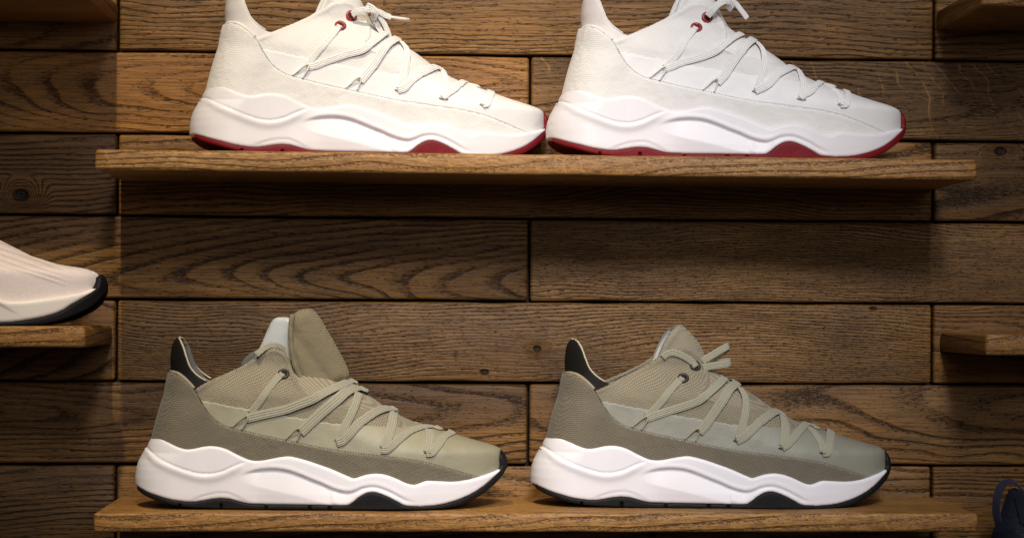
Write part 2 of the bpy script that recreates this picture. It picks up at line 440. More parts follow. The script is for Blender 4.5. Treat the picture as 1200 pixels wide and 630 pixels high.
SEAM = [(48.6,97.2),(52.3,91.1),(56.1,83.8),(61.3,76.6),(66.5,71.6),(73,67.4),(79.5,65.2),(88.7,63.1),(97.8,60.8),(110.9,58),(123.9,55.3),(137,52.7),(150.1,50),(156.8,48.8),(167.2,47),(182.9,45.2),(198.6,43.5),(209,42.2),(220,40.8),(230.5,38.9),(239.7,36.8),(249,34),(259.6,30.6),(267.7,27.8),(275.8,25.2),(281,23.4)]
CTOP = [(28,109),(31,109.6),(36.8,107.8),(43.2,103),(48.6,97.2)]
TAB = [(34,137.6),(36.5,135.6),(39.4,130.2),(42,122.5),(45,114.8),(48.6,110),(53,106),(58,102.8),(64,101.2)]
TOP_K1 = [(49.2,96.4),(55,100.4),(63.1,104.2),(71.6,107.8),(80,111.6),(86,114.6),(93.2,119.4),(99.8,124.1),(106.4,128),(111.6,129.3),(116.9,128),(122.1,124.2),(125.6,118.4),(128,111),(130.5,105),(134.2,98.8),(139,93.8),(143,90.6)]
TOP_K2 = [(49.2,95.8),(55,98.4),(61.4,101.2),(71.5,105.7),(80,109.6),(88,113.8),(94.5,117.2),(101,121.4),(107.4,125),(114.2,129.4),(123,131.4),(130.5,129.5),(137.4,124.1),(142.8,117.7),(146,110.6),(146,102.5),(143.6,97.3),(140,93.6)]
KNIT = [(146,91),(152,88.5),(161.4,85.1),(179.3,81),(194,78.8),(203.6,78.6)]
OTOP = [(55.5,87.6),(62,86.9),(72,85),(79.4,83.4),(93,81.2),(106.4,78.4),(127,75),(138,73.4),(150,71.3),(163.4,69.4),(174.3,68.2),(190.7,66.6),(203,65.4),(212,64.9),(219,65.4),(226,66.4)]

def f1(c):
    xs = np.array([p[0] for p in c]); ys = np.array([p[1] for p in c])
    return lambda x: np.interp(x, xs, ys)
def sstep(x, a, b):
    t = np.clip((x-a)/(b-a), 0, 1); return t*t*(3-2*t)
def dline(x, z, c):
    P = np.array(crv(c, 1.0)); out = np.full(len(x), 1e9)
    Q = np.stack([x, z], 1)
    for c0 in range(0, len(x), 4000):
        out[c0:c0+4000] = np.sqrt(((Q[c0:c0+4000, None]-P[None])**2).sum(-1)).min(1)
    return out
gF, hF, sF, lF, oF = f1(crv(GROOVE)), f1(crv(HUMP)), f1(crv(SCOOP)), f1(crv(SCOOP_LOW)), f1(OUT_TOP)
def mid_disp(x, z, d):
    h = np.zeros(len(x))
    dg = dline(x, z, GROOVE); fade = 1-sstep(x, 80, 93)
    h -= 1.4*np.exp(-(dg/.7)**2)*fade
    above = sstep(z-gF(x), -.3, 1.6)*fade*(x < 95)
    h -= .2*above
    low = (1-sstep(z-gF(x), -1.5, 0))*fade
    h += 1.3*np.exp(-((gF(x)-z-3.0)/3.6)**2)*low
    dh = dline(x, z, HUMP); m = sstep(x, 42, 54)*(1-sstep(x, 88, 97))
    h -= .55*np.exp(-(dh/.8)**2)*m
    h -= .5*m*(1-sstep(z-hF(x), -1.2, .2))
    # midfoot scoop
    e = sF(x)-z
    A = sstep(x, 84, 104)*(1-sstep(x, 208, 232))
    A = A*(1-.35*sstep(x, 165, 190))
    lowz = np.where(x < 160, lF(x), np.maximum(oF(x)+1.5, sF(x)-11))
    span = np.maximum(3.0, sF(x)-lowz)
    q = np.clip(e/span, 0, 1)
    prof = sstep(e, -.3, 2.2)*(1-q)**1.1
    h -= 2.7*A*prof
    h += .3*A*np.exp(-((e+1.6)/1.6)**2)
    under = np.clip((lowz-z)/14.0, 0, 1)*(x < 165)*sstep(x, 86, 110)
    h -= 1.7*under
    return h
def shift(c, dx, dz): return [(p[0]+dx, p[1]+dz) for p in c]

MESH = {}
mid_poly = heel_edge(SOLE, 17.3, 58)+crv(MID_TOP)[1:]+crv(OUT_TOP)[::-1][1:-1]
MESH['midsole'] = panel('midsole', SOLE, mid_poly, 1.5, 6, 2.6, mid_disp, .0031, .8, bstep=.9)
# fillet sheet under the outsole line so that nothing shows through
out_poly = crv(OUT_BOT)+[(303.5, 33), (303.4, 35.5), (302.7, 38.5), (301.3, 41), (299.2, 43.5), (297.6, 44.4)]+[(297.2, 43.9)]+TOE_IN[::-1][1:]+crv(OUT_TOP)[::-1]
def out_disp(x, z, d):
    h = np.zeros(len(x))
    for xn in (38, 71, 107, 142, 158):
        h -= 4.5*np.exp(-((x-xn)/.75)**2)*(z < 4.6)
    return h
MESH['outsole'] = panel('outsole', SOLE, out_poly, 1.25, 5, 1.3, out_disp, .0022, .7, cap_bottom=False)
# tread plate: the floor of the sole
def tread():
    bm = bmesh.new(); prev = None
    for x, z in crv(OUT_BOT, 2.5)[2:-2]:
        a = SOLE.a_of(np.array([x]), np.array([z])); y = SOLE.pos(a, np.array([z]))[0][1]
        r = [bm.verts.new((x*.001, y*.001*k, (z+.25)*.001)) for k in (1, .5, 0, -.5, -1)]
        if prev:
            for i in range(4): bm.faces.new((prev[i], prev[i+1], r[i+1], r[i]))
        prev = r
    bmesh.ops.solidify(bm, geom=bm.faces[:], thickness=.003)
    me = bpy.data.meshes.new('tread'); bm.to_mesh(me); bm.free(); return smooth(me)
MESH['tread'] = tread()
low = lambda x0, x1, dz: [(x, float(f1(MID_TOP)(x))+dz) for x in np.linspace(x0, x1, 60)]
base_top = heel_edge(UP, 48, 100, 20)+[(30, 103), (40, 98), (48, 92), (60, 97), (75, 104), (90, 111), (104, 117), (116, 121), (128, 116), (138, 104), (150, 104), (160, 104.5)]
MESH['upper'] = panel('upper', UP, base_top+front_edge(UP, 104.5, 22)+low(290, 14, -8), 0, 2.2, 0, None, .008, 2.2, inner=True)
for nm, tp in (('quarter_a', TOP_K1), ('quarter_b', TOP_K2)):
    kn = KNIT if nm == 'quarter_b' else [(148, 88.5)]+KNIT[1:]
    def qd(x, z, d):
        # soft dents where the laces pull and a collar roll
        h = .9*np.exp(-((d-2.2)/1.6)**2)*(z > 95)
        for cx, cz, r, k in ((118, 108, 9, -1.2), (105, 100, 11, 1.5), (90, 93, 8, -1.2), (76, 97, 8, .9), (131, 104, 7, 1.1), (140, 84, 8, -.9), (165, 76, 9, .8)):
            h += k*np.exp(-(((x-cx)**2+(z-cz)**2)/r**2))
        return h
    MESH[nm] = panel(nm, UP, crv(tp)+crv(kn)[1:]+front_edge(UP, 78, 62, 20)+[(200, 60), (150, 64), (120, 68), (80, 76), (60, 82), (52, 88)], 1.9, 1.6, 1.4, qd, .006, 1.6, inner=True)
seam_in = [(x, z-3) for x, z in crv(SEAM)]
MESH['overlay'] = panel('overlay', UP, [(51.5, 92)]+crv(OTOP)+front_edge(UP, 66.6, 24)+[(278, 20)]+seam_in[::-1][10:-8], 2.5, 1, .9, None, .006, 1.3)
MESH['counter'] = panel('counter', UP, heel_edge(UP, 50, 109)+crv(CTOP)[1:]+crv(SEAM)[1:]+low(281, 14, -6), 3.0, 2, 1.3,
                        lambda x, z, d: .5*np.exp(-((z-70)/10)**2-((x-40)/12)**2)-.5*np.exp(-((z-88)/6)**2-((x-36)/14)**2), .0055, 1.4)
tab_lo = [(64, 97), (50, 90), (40, 96), (32, 99)]
tabp = heel_edge(UP, 99, 137.4, 30)+crv(TAB)[1:]
MESH['heel_tab'] = panel('heel_tab', UP, tabp+tab_lo, .9, .6, 1.2, None, .005, 1.6)
MESH['lining'] = panel('collar_lining', UP, heel_edge(UP, 85, 137.0, 30)+[(35.8, 134.8), (38.8, 129.5), (41.4, 122), (44.5, 114.4), (48.2, 109.4), (53, 104.6), (62, 99), (74, 97), (88, 98), (100, 98), (98, 90), (80, 86), (50, 85)], -.7, 4.2, 0,
                       lambda x, z, d: 0*x, .006, 1.8, inner=True)
tong = [(98, 108), (101.9, 119), (105, 127), (108.2, 134.5), (112.5, 141.8), (117, 147), (121.5, 149.6)]
def ton_d(x, z, d): return 1.2*np.exp(-((d-3.0)/2.2)**2)
MESH['tongue_b'] = panel('tongue', UP, crv(tong)+front_edge(UP, 149.6, 76, 60)+[(196, 70), (160, 78), (130, 92), (108, 98)], .8, 3.4, 2.0, ton_d, .006, 1.6, inner=True)
MESH['tongue_lin'] = panel('tongue_lining', UP, [(99, 108), (102.6, 119), (105.9, 127), (109.2, 134.5), (113.5, 141.4), (117.5, 146.5)]+front_edge(UP, 146.5, 112, 30)+[(130, 108), (112, 104)], -3.6, 4.4, 0, None, .006, 1.8, inner=True)
MESH['tongue_a'] = panel('tongue_low', UP, [(120, 104), (140, 108), (152, 110)]+front_edge(UP, 110, 76, 40)+[(196, 70), (160, 78), (130, 92)], .8, 3.0, 2.0, None, .006, 1.8, inner=True)

# free-standing padded shapes (folded tongue)
def pillow(name, poly, y0, thick, slope=(0, 0), edge=4.0, step=1.6, ridge=None):
    B = dens(crv(list(poly)+[poly[0]])[:-1], 1.0); nb = len(B)
    gx = np.arange(B[:, 0].min(), B[:, 0].max(), step); gz = np.arange(B[:, 1].min(), B[:, 1].max(), step)
    G = np.array([(x, z) for x in gx for z in gz]); ins = np.zeros(len(G), bool); md = np.full(len(G), 1e9)
    for i in range(nb):
        p, q = B[i], B[(i+1) % nb]
        c = (p[1] > G[:, 1]) != (q[1] > G[:, 1])
        with np.errstate(divide='ignore', invalid='ignore'): xi = (q[0]-p[0])*(G[:, 1]-p[1])/(q[1]-p[1])+p[0]
        ins ^= c & (G[:, 0] < xi); md = np.minimum(md, np.linalg.norm(G-p, axis=1))
    G = G[ins & (md > .7)]
    pts = [Vector(p) for p in B]+[Vector(p) for p in G]
    vo, eo, fo, *_ = delaunay_2d_cdt(pts, [(i, (i+1) % nb) for i in range(nb)], [list(range(nb))], 1, 1e-4)
    V = np.array([(v.x, v.y) for v in vo]); d = np.array([np.linalg.norm(B-p, axis=1).min() for p in V])
    pr = np.sqrt(np.maximum(0, 1-(1-np.minimum(1, d/edge))**2))
    if ridge: pr = pr+ridge(V[:, 0], V[:, 1], d)
    yc = y0+slope[0]*(V[:, 0]-V[:, 0].mean())+slope[1]*(V[:, 1]-V[:, 1].mean())
    verts = [(v[0]*.001, (y-thick/2*p)*.001, v[1]*.001) for v, y, p in zip(V, yc, pr)]
    n = len(verts)
    verts += [(v[0]*.001, (y+thick/2*p+.02)*.001, v[1]*.001) for v, y, p in zip(V, yc, pr)]
    faces = [list(f) for f in fo]+[[n+i for i in f[::-1]] for f in fo]
    cnt = {}
    for f in fo:
        for i in range(len(f)):
            e = (f[i], f[(i+1) % len(f)]); cnt.setdefault(tuple(sorted(e)), []).append(e)
    for v in cnt.values():
        if len(v) == 1: e = v[0]; faces.append([e[1], e[0], n+e[0], n+e[1]])
    me = bpy.data.meshes.new(name); me.from_pydata(verts, [], faces)
    bm = bmesh.new(); bm.from_mesh(me); bmesh.ops.recalc_face_normals(bm, faces=bm.faces); bm.to_mesh(me); bm.free()
    return smooth(me)
TK1 = [(126.6,153.5),(128.4,157.2),(132,159.8),(137.5,161.4),(143,161.2),(147.5,157),(152.5,149.5),(157.4,140.8),(164.2,128.5),(170.5,116.5),(173,109),(172,104),(166,100),(159,96.5),(152.5,92.5),(147,89.5),(142.7,90.8),(137.6,98.5),(131.6,107.8),(128,117.1),(126.2,129.1),(125.6,141),(125.6,149)]
MESH['tongue_fold'] = pillow('tongue_fold', TK1, -14, 14, (.16, .05), 8.0, 1.3, lambda x, z, d: -.10*np.exp(-((d-3.4)/.8)**2)-.22*np.exp(-(((x-150)*.8+(z-112)*.6)/4.5)**2)+.015*np.sin(z*.3+x*.2))
TL1 = [(93,116),(98.9,127.7),(103,137),(106.5,145),(109.5,151),(113,154),(119,154.6),(124.5,153.6),(129,146),(130,132),(127,118),(118,108),(105,106)]
MESH['tongue_white'] = pillow('tongue_white', TL1, -4, 6, (-.25, .05), 3.5, 1.6)

# ------------------------------------------------------------------ ribbons and cords
def frame_path(P3, N3, step=.8):
    P = np.array(P3, float); N = np.array(N3, float)
    def cr(A):
        A = [2*A[0]-A[1]]+list(A)+[2*A[-1]-A[-2]]; out = []
        for i in range(1, len(A)-2):
            m = max(2, int(np.linalg.norm(P[i]-P[i-1])/step))
            for k in range(m):
                t = k/m
                out.append(.5*((2*A[i])+(-A[i-1]+A[i+1])*t+(2*A[i-1]-5*A[i]+4*A[i+1]-A[i+2])*t*t+(-A[i-1]+3*A[i]-3*A[i+1]+A[i+2])*t**3))
        out.append(A[-2]); return np.array(out)
    Q, M = cr(P), cr(N)
    M /= np.linalg.norm(M, axis=1, keepdims=True)
    return Q, M
def ribbon(bm, Q, M, width, th, nrib=4, roll=None):
    T = np.gradient(Q, axis=0); T /= np.linalg.norm(T, axis=1, keepdims=True)+1e-9
    W = np.cross(M, T); W /= np.linalg.norm(W, axis=1, keepdims=True)+1e-9
    Nn = np.cross(T, W)
    prof = []
    ns = 33
    for i in range(ns):
        s = -1+2*i/(ns-1); e = math.sqrt(max(0, 1-abs(s)**5))
        rib = .17*math.cos(s*math.pi*nrib)
        prof.append((s*width/2, th*(.5*e+rib*e)))
    for i in range(ns-2, 0, -1):
        s = -1+2*i/(ns-1); e = math.sqrt(max(0, 1-abs(s)**5)); prof.append((s*width/2, -th*.5*e))
    rings = []
    for q, w, n in zip(Q, W, Nn):
        rings.append([bm.verts.new(Vector((q+w*a+n*b)*.001)) for a, b in prof])
    m = len(prof)
    for a, b in zip(rings[:-1], rings[1:]):
        for i in range(m): bm.faces.new((a[i], a[(i+1) % m], b[(i+1) % m], b[i]))
    bm.faces.new(rings[0][::-1]); bm.faces.new(rings[-1])
def tube(bm, Q, r, seg=8):
    Q = np.array(Q, float); T = np.gradient(Q, axis=0); T /= np.linalg.norm(T, axis=1, keepdims=True)+1e-9
    ref = np.array([0, 1.0, .01]); rings = []
    for i, (q, t) in enumerate(zip(Q, T)):
        w = np.cross(t, ref); w /= np.linalg.norm(w)+1e-9; n = np.cross(t, w)
        rr = r[i] if hasattr(r, '__len__') else r
        rings.append([bm.verts.new(Vector((q+w*math.cos(k*2*math.pi/seg)*rr+n*math.sin(k*2*math.pi/seg)*rr)*.001)) for k in range(seg)])
    for a, b in zip(rings[:-1], rings[1:]):
        for i in range(seg): bm.faces.new((a[i], a[(i+1) % seg], b[(i+1) % seg], b[i]))
    bm.faces.new(rings[0][::-1]); bm.faces.new(rings[-1])
def fin(bm, name):
    bmesh.ops.recalc_face_normals(bm, faces=bm.faces)
    me = bpy.data.meshes.new(name); bm.to_mesh(me); bm.free(); return smooth(me)
def on(sf, x, z, lift):
    """point of the surface under (x,z), lifted; z beyond the ridge is brought back to it"""
    f = float(sf.ip(sf.xf, z))
    x = min(x, f-.02)
    a = sf.a_of(np.array([float(x)]), np.array([float(z)])); zz = np.array([float(z)])
    return sf.pos(a, zz)[0]+sf.nrm(a, zz)[0]*lift, sf.nrm(a, zz)[0]
def lace_on(bm, pts, width=6.0, th=1.5, over=False, l0=3.6):
    P, N = [], []
    for p in crv(pts, 2.5):
        k = len(P)
        q, n = on(UP, p[0], p[1], l0); P.append(q); N.append(n)
    if over:      # carry on over the ridge and down the other side
        zr, xr = pts[-1][1], pts[-1][0]
        q0 = P[-1]; y0 = -q0[1]
        for fy, dx, dz in ((.3, .8, .5), (-.15, 1.2, .5), (-.6, 1.2, -.8), (-.95, .5, -4.5), (-1.1, -2, -10)):
            P.append(np.array([q0[0]+dx, -y0*fy, q0[2]+dz])); N.append(np.array([.45, -.75*fy, .85]))
    # blend normals
    Q, M = frame_path(P, N)
    ribbon(bm, Q, M, width*1.32, th)

def laces(kind):
    bm = bmesh.new(); rj = random.Random(kind)
    if kind != 'a':
        L = [([(122.6,105),(112.1,95.4),(101,83.6),(92,74.6)], False, 3.9, 5.0),
             ([(90.5,72.4),(98,75.2),(106.7,78.2),(124.3,83.8),(136.5,88.8),(148.7,96.9),(158.2,103.4)], True, 4.6, 5.6),
             ([(134.5,62),(140,68),(146.1,76.5),(154.2,88.2),(161.5,96),(168.5,99.2)], True, 5.4, 6.6),
             ([(170.5,96),(173,88.3),(172.4,77.5),(169.9,66.7),(167,56.4)], False, 4.2, 5.6),
             ([(165.2,55.6),(170,57.6),(176.1,62),(184.2,69.2),(193.7,74.6),(201.9,76.0),(207.4,73.5)], True, 5.2, 6.0),
             ([(207,73.4),(207,67.1),(205.6,59),(203.4,50.2)], False, 4.0, 6.6),
             ([(202,49.4),(206,51),(210.9,54.9),(218.4,60.6),(225.2,64),(232.1,64.5),(238.2,61.4)], True, 5.0, 5.6),
             ([(231,62.6),(233.5,57.6),(236.6,50.9),(237.4,45.4)], False, 3.6, 6.4),
             ([(235.8,44.8),(240.4,45.2),(244.2,51.6),(247.5,56.8),(251,58)], True, 4.6, 5.8)]
    else:
        L = [([(119.4,107.4),(110.2,97),(102.3,87),(94.5,76.8)], False, 3.9, 4.8),
             ([(91,72.6),(105,76),(121.2,79.6),(134.3,84.4),(150.1,90.4),(163.3,95.6),(172.5,98.9),(176,98.2)], True, 6.2, 6.2),
             ([(134.5,61.6),(146.1,72.4),(156.6,81.9),(168.5,90.9),(177.1,94.3),(183,92.2)], True, 5.2, 7.2),
             ([(179.7,90.6),(176.4,80),(171.7,69.5),(168,61),(165.2,54.6)], False, 4.2, 5.6),
             ([(163.8,53.4),(168.5,55),(174.9,61),(182.9,69.5),(192.1,75.2),(201.4,77.2),(208,75.9)], True, 5.4, 6.0),
             ([(208.3,74.4),(207.6,66.8),(204.9,57.6),(201.5,49)], False, 4.0, 6.4),
             ([(199.6,48),(203,47.6),(208.1,50.3),(216.1,56.6),(226.7,61),(237.3,61.8),(246,59.5)], True, 5.2, 5.4),
             ([(238.3,59.9),(238.3,53.3),(236.5,45.2)], False, 3.6, 6.2),
             ([(235,44.4),(239,44.4),(245.2,49.2),(250.5,54.8),(256.5,56.4)], True, 4.6, 5.6)]
    if kind in 'cd':
        L[0] = ([(119.6, 108.2), (110.5, 97), (101, 85), (92, 74.6)], False, 3.9, 5.0)
        L = [([pts[0]]+[(x+rj.uniform(-1.1, 1.1), z+rj.uniform(-.9, .9)) for x, z in pts[1:-1]]+[pts[-1]], ov, l0, w*rj.uniform(.80, .92)) for pts, ov, l0, w in L]
    for pts, ov, l0, w in L: lace_on(bm, pts, w*.92, 1.4, ov, 2.8+(l0-3.6)*.45)
    return bm
def poly3(pts): return [np.array(p, float) for p in pts]
bm = laces('a')
# lace round the collar of the folded tongue
q, n = frame_path(poly3([(98, -22, 124), (103.5, -19, 128.6), (108, -16, 131), (114, -12, 131.4), (120, -9, 128.6), (126, -8, 122)]), poly3([(0, -1, .5)]*6)); ribbon(bm, q, n, 5, 1.5)
MESH['lace_a'] = fin(bm, 'shoelace')
bm = laces('b')
lace_on(bm, [(134.5, 114.2), (131.5, 118.6), (127, 122.4), (121, 125.6), (115, 127.2), (110.5, 126), (107, 122.8)], 4.4, 1.5, False, 3.0)
# upright-tongue shoe's bow: two cut-off loops sticking out to the right
q, n = frame_path(poly3([(141, -14, 119.5), (144.8, -14, 122.4), (152, -13, 126.6), (158, -12, 130), (162.6, -11, 132.4), (164.4, -7, 132), (162, -3, 129), (150, 1, 121)]), poly3([(-.1, -1, .25)]*5+[(.9, -.3, .2), (.3, .9, 0), (.1, 1, 0)])); ribbon(bm, q, n, 6.0, 1.5)
q, n = frame_path(poly3([(141, -17, 114.5), (147, -16, 115.8), (155, -15, 116.9), (162, -14, 118.2), (165, -11, 119.4), (163, -7, 119.6), (150, -3, 117)]), poly3([(-.1, -1, .1)]*4+[(.9, -.3, .1), (.3, .9, 0), (.1, 1, 0)])); ribbon(bm, q, n, 6.0, 1.5)
MESH['lace_b'] = fin(bm, 'shoelace')
flapw = [(130, 118), (127.5, 121.4), (123, 124.6), (118, 126.6), (113, 126.6), (108.5, 123.8)]
bm = laces('c')   # left white shoe: knot with hanging strands and a tip
q, n = frame_path(poly3([(129.5, -23.5, 119), (136, -25.5, 122.4), (146, -24, 124), (152, -20, 123.4)]), poly3([(.1, -1, .3)]*4)); ribbon(bm, q, n, 5.4, 1.6)
q, n = frame_path(poly3([(142, -22, 127), (146, -25, 124.6), (149, -25.5, 120.6), (148, -20, 117)]), poly3([(-.3, -1, .1)]*4)); ribbon(bm, q, n, 6.2, 2.6)
q, n = frame_path(poly3([(148, -22, 123), (153.4, -21, 122.4), (158, -20, 120.2), (163.1, -19, 118.9)]), poly3([(.1, -1, .5)]*4)); ribbon(bm, q, n, 5.6, 1.8)
q, n = frame_path(poly3([(149, -20, 121), (154.1, -20, 117.8), (158.5, -19, 111.5), (161.5, -18, 105), (163, -16, 99.6)]), poly3([(.1, -1, .3)]*5)); ribbon(bm, q, n, 4.6, 1.5)
q, n = frame_path(poly3([(147, -18, 120), (150.5, -19, 114), (154.5, -19, 107), (157, -18, 101)]), poly3([(.1, -1, .2)]*4)); ribbon(bm, q, n, 4.6, 1.5)
MESH['lace_c'] = fin(bm, 'shoelace')
bm = laces('d')   # right white shoe
q, n = frame_path(poly3([(129.2, -23.5, 119), (133.5, -26, 124.4), (139, -26, 129.6), (146, -22, 132), (152, -20, 131)]), poly3([(.1, -1, .3)]*5)); ribbon(bm, q, n, 5.6, 1.7)
q, n = frame_path(poly3([(140, -20, 136), (145, -23, 133.4), (149, -23.5, 129.6), (148, -18, 126)]), poly3([(-.3, -1, .1)]*4)); ribbon(bm, q, n, 6.2, 2.6)
q, n = frame_path(poly3([(148, -22, 133), (153, -20, 131), (158, -19, 125.6), (164, -18, 118.6)]), poly3([(.3, -1, .5)]*4)); ribbon(bm, q, n, 5.4, 1.8)
MESH['lace_d'] = fin(bm, 'shoelace')
bm = bmesh.new(); tube(bm, [(162.6, -19, 119), (166, -18.9, 118.6), (172, -18.6, 118.1), (179, -18, 117.6)], 1.35, 10); MESH['aglet'] = fin(bm, 'aglet')

def cord_loop(pts, r=.75):
    bm = bmesh.new(); P = []
    for x, z, l in pts: P.append(on(UP, x, z, l)[0])
    Q, _ = frame_path(P, [(0, -1, 0)]*len(P), .7); tube(bm, Q, r, 8); return fin(bm, 'lace_loop')
MESH['loop1'] = cord_loop([(79.6, 65.8, 3.2), (84, 69.5, 4.2), (89, 73.4, 5.4), (92.2, 74.6, 5.6), (92.4, 71.6, 5.4), (89.5, 67, 4.2), (87.6, 63.6, 3.2)])
MESH['loop2'] = cord_loop([(122.8, 56.2, 3.2), (127, 60, 4.2), (131, 63.6, 5.6), (134.4, 64.9, 6.2), (135, 62, 5.6), (133.6, 58.6, 4.2), (132, 54.6, 3.2)])
def dark_slot(x, z, w, ang):
    bm = bmesh.new(); c, s = math.cos(ang), math.sin(ang); P = []
    for k in (-1, -.5, 0, .5, 1): P.append(on(UP, x+c*w/2*k, z+s*w/2*k, 3.2)[0])
    tube(bm, P, [.3, .8, .95, .8, .3], 8); return fin(bm, 'lace_slot')
MESH['slot3'] = dark_slot(166, 55.0, 7, -.2); MESH['slot4'] = dark_slot(203, 48.7, 8, -.15); MESH['slot5'] = dark_slot(237, 44.2, 7.5, -.2)

def eyelet(x, z, r=3.7, t=1.3, lift=2.5):
    q, n = on(UP, x, z, lift); n = Vector(n); z_ = n; x_ = Vector((1, 0, 0)); y_ = z_.cross(x_).normalized(); x_ = y_.cross(z_)
    bm = bmesh.new(); A, Bs = 28, 10; rings = []
    for i in range(A):
        th = 2*math.pi*i/A; d = x_*math.cos(th)+y_*math.sin(th)
        rings.append([bm.verts.new((Vector(q)+d*(r+t*math.cos(p))+z_*t*.8*math.sin(p))*.001) for p in [2*math.pi*k/Bs for k in range(Bs)]])
    for i in range(A):
        a, b = rings[i], rings[(i+1) % A]
        for k in range(Bs): bm.faces.new((a[k], a[(k+1) % Bs], b[(k+1) % Bs], b[k]))
    ring = fin(bm, 'eyelet')
    bm = bmesh.new(); c = bm.verts.new((Vector(q)-z_*.2)*.001)
    vs = [bm.verts.new((Vector(q)+(x_*math.cos(2*math.pi*i/A)+y_*math.sin(2*math.pi*i/A))*(r-.3)+z_*.15)*.001) for i in range(A)]
    for i in range(A): bm.faces.new((c, vs[i], vs[(i+1) % A]))
    return ring, fin(bm, 'eyelet_hole')
MESH['eye_a'], MESH['eyeh_a'] = eyelet(120.4, 107.2)
MESH['eye_w1'], MESH['eyeh_w1'] = eyelet(120.4, 108.6, 3.6, 1.35)
MESH['eye_w2'], MESH['eyeh_w2'] = eyelet(129.6, 118.4, 3.6, 1.35)
MESH['eye_b1'], MESH['eyeh_b1'] = eyelet(123.4, 104.8)
MESH['eye_b2'], MESH['eyeh_b2'] = eyelet(134, 115.2)

def line_tube(name, sf, pts, lift, r, seg=8, both=True, step=1.0):
    bm = bmesh.new()
    for s in ((1, -1) if both else (1,)):
        P = []
        for x, z in crv(pts, step):
            q, n = on(sf, x, z, lift); q = q*np.array([1, s, 1]); P.append(q)
        tube(bm, P, r, seg)
    return fin(bm, name)
MESH['pipe_counter'] = line_tube('topline_piping', UP, [(28.25, 109), (31, 109.8), (36.8, 107.9), (43.2, 103), (48.9, 96.9)], 1.3, 1.5)
MESH['pipe_tab'] = line_tube('heel_tab_piping', UP, [(34.3, 137.5), (36.5, 135.6), (39.4, 130.2), (42, 122.5), (45, 114.8), (48.6, 110), (53, 106.1), (58, 103.0)], .3, .75)
def stitches(name, pts, lift, r=.33, dash=1.5, gap=.7, dz=0.0):
    bm = bmesh.new(); C = crv(pts, .4); acc = 0; cur = []
    for i, (x, z) in enumerate(C):
        q, n = on(UP, x, z+dz, lift)
        if i: acc += np.linalg.norm(np.array(C[i])-np.array(C[i-1]))
        if acc % (dash+gap) < dash: cur.append(q)
        elif len(cur) > 2: tube(bm, cur, r, 6); cur = []
        else: cur = []
    return fin(bm, name)
MESH['stitch'] = stitches('stitching', SEAM, 2.7, .36, 1.6, .5, .3)

MESH['flap'] = pillow('collar_flap', [(83, 114), (86, 119.5), (91, 124.2), (97, 127.3), (104, 128), (103, 118), (95, 112)], 9, 3.5, (.1, 0), 2.0, 1.4)
bm = bmesh.new()
Q, _ = frame_path(poly3([(127.6, -19.5, 156.6), (126.2, -20.5, 150), (126.0, -21, 140), (126.8, -21.5, 129), (128.8, -21.5, 117.5), (132.6, -21.5, 108), (138.4, -22, 98.8), (143.4, -22.5, 92)]), [(0, -1, 0)]*8, 1.0)
tube(bm, Q, [2.1+.15*math.sin(i*.5) for i in range(len(Q))], 12); MESH['roll'] = fin(bm, 'rolled_edge')
# ------------------------------------------------------------------ shoe materials
def weave(name, base, dark, cell=1.25, depth=.5, rough=.75, ang=0.0, stripes=False, sheen=.15):
    t = NT(name); tc = t.n('ShaderNodeTexCoord'); x, y, z = t.sep(tc.outputs['Object']); M = t.math
    k = 2*math.pi/(cell*.001)
    ca, sa = math.cos(ang), math.sin(ang)
    # distance along the shoe grows with depth where the side turns away
    yy = M('ABSOLUTE', y)
    xs = M('ADD', M('MULTIPLY', x, ca), M('MULTIPLY', z, sa)); zs = M('SUBTRACT', M('MULTIPLY', z, ca), M('MULTIPLY', x, sa))
    if stripes:
        s1 = M('SINE', M('MULTIPLY', M('ADD', zs, M('MULTIPLY', yy, .35)), k)); cellv = M('ADD', M('MULTIPLY', s1, .5), .5)
    else:
        s1 = M('SINE', M('MULTIPLY', M('ADD', xs, M('MULTIPLY', zs, .55)), k*.62)); s2 = M('SINE', M('MULTIPLY', M('SUBTRACT', M('ADD', zs, M('MULTIPLY', yy, .6)), M('MULTIPLY', xs, .35)), k))
        cellv = M('ADD', M('MULTIPLY', M('MULTIPLY', s1, s2), .5), .5)
        cellv = M('ADD', M('MULTIPLY', cellv, .6), M('MULTIPLY', M('ADD', M('MULTIPLY', s2, .5), .5), .4))
    ns = t.noise(tc.outputs['Object'], 1400, 2.0); big = t.noise(tc.outputs['Object'], 30, 3.0)
    f = M('MULTIPLY', t.ramp(cellv, .2, .8), t.ramp(ns, .25, .6, .6, 1.0))
    c = t.mix(f, dark, base)
    c = t.mix(M('MULTIPLY', t.ramp(big, .4, .75), .22), c, dark)
    h = M('ADD', cellv, M('MULTIPLY', ns, .3))
    return t.set(Base_Color=c, Roughness=rough, Normal=t.bump(t.noise(tc.outputs['Object'], 75, 2.0, .5, .4), .5, .003, t.bump(h, depth, .0006)), Sheen_Weight=sheen, Sheen_Roughness=.5, Specular_IOR_Level=.3)
def leather(name, base, rough=.5, grain=.2, sc=1500, var=.08, spec=.4):
    t = NT(name); tc = t.n('ShaderNodeTexCoord')
    ns = t.noise(tc.outputs['Object'], sc, 3.0); big = t.noise(tc.outputs['Object'], 45, 3.0)
    c = t.mix(t.math('MULTIPLY', t.ramp(big, .35, .7), 1.0), base, tuple(x*(1-var) for x in base))
    n = t.bump(ns, grain, .0004); n = t.bump(big, .5, .0024, n)
    return t.set(Base_Color=c, Roughness=rough, Normal=n, Specular_IOR_Level=spec)
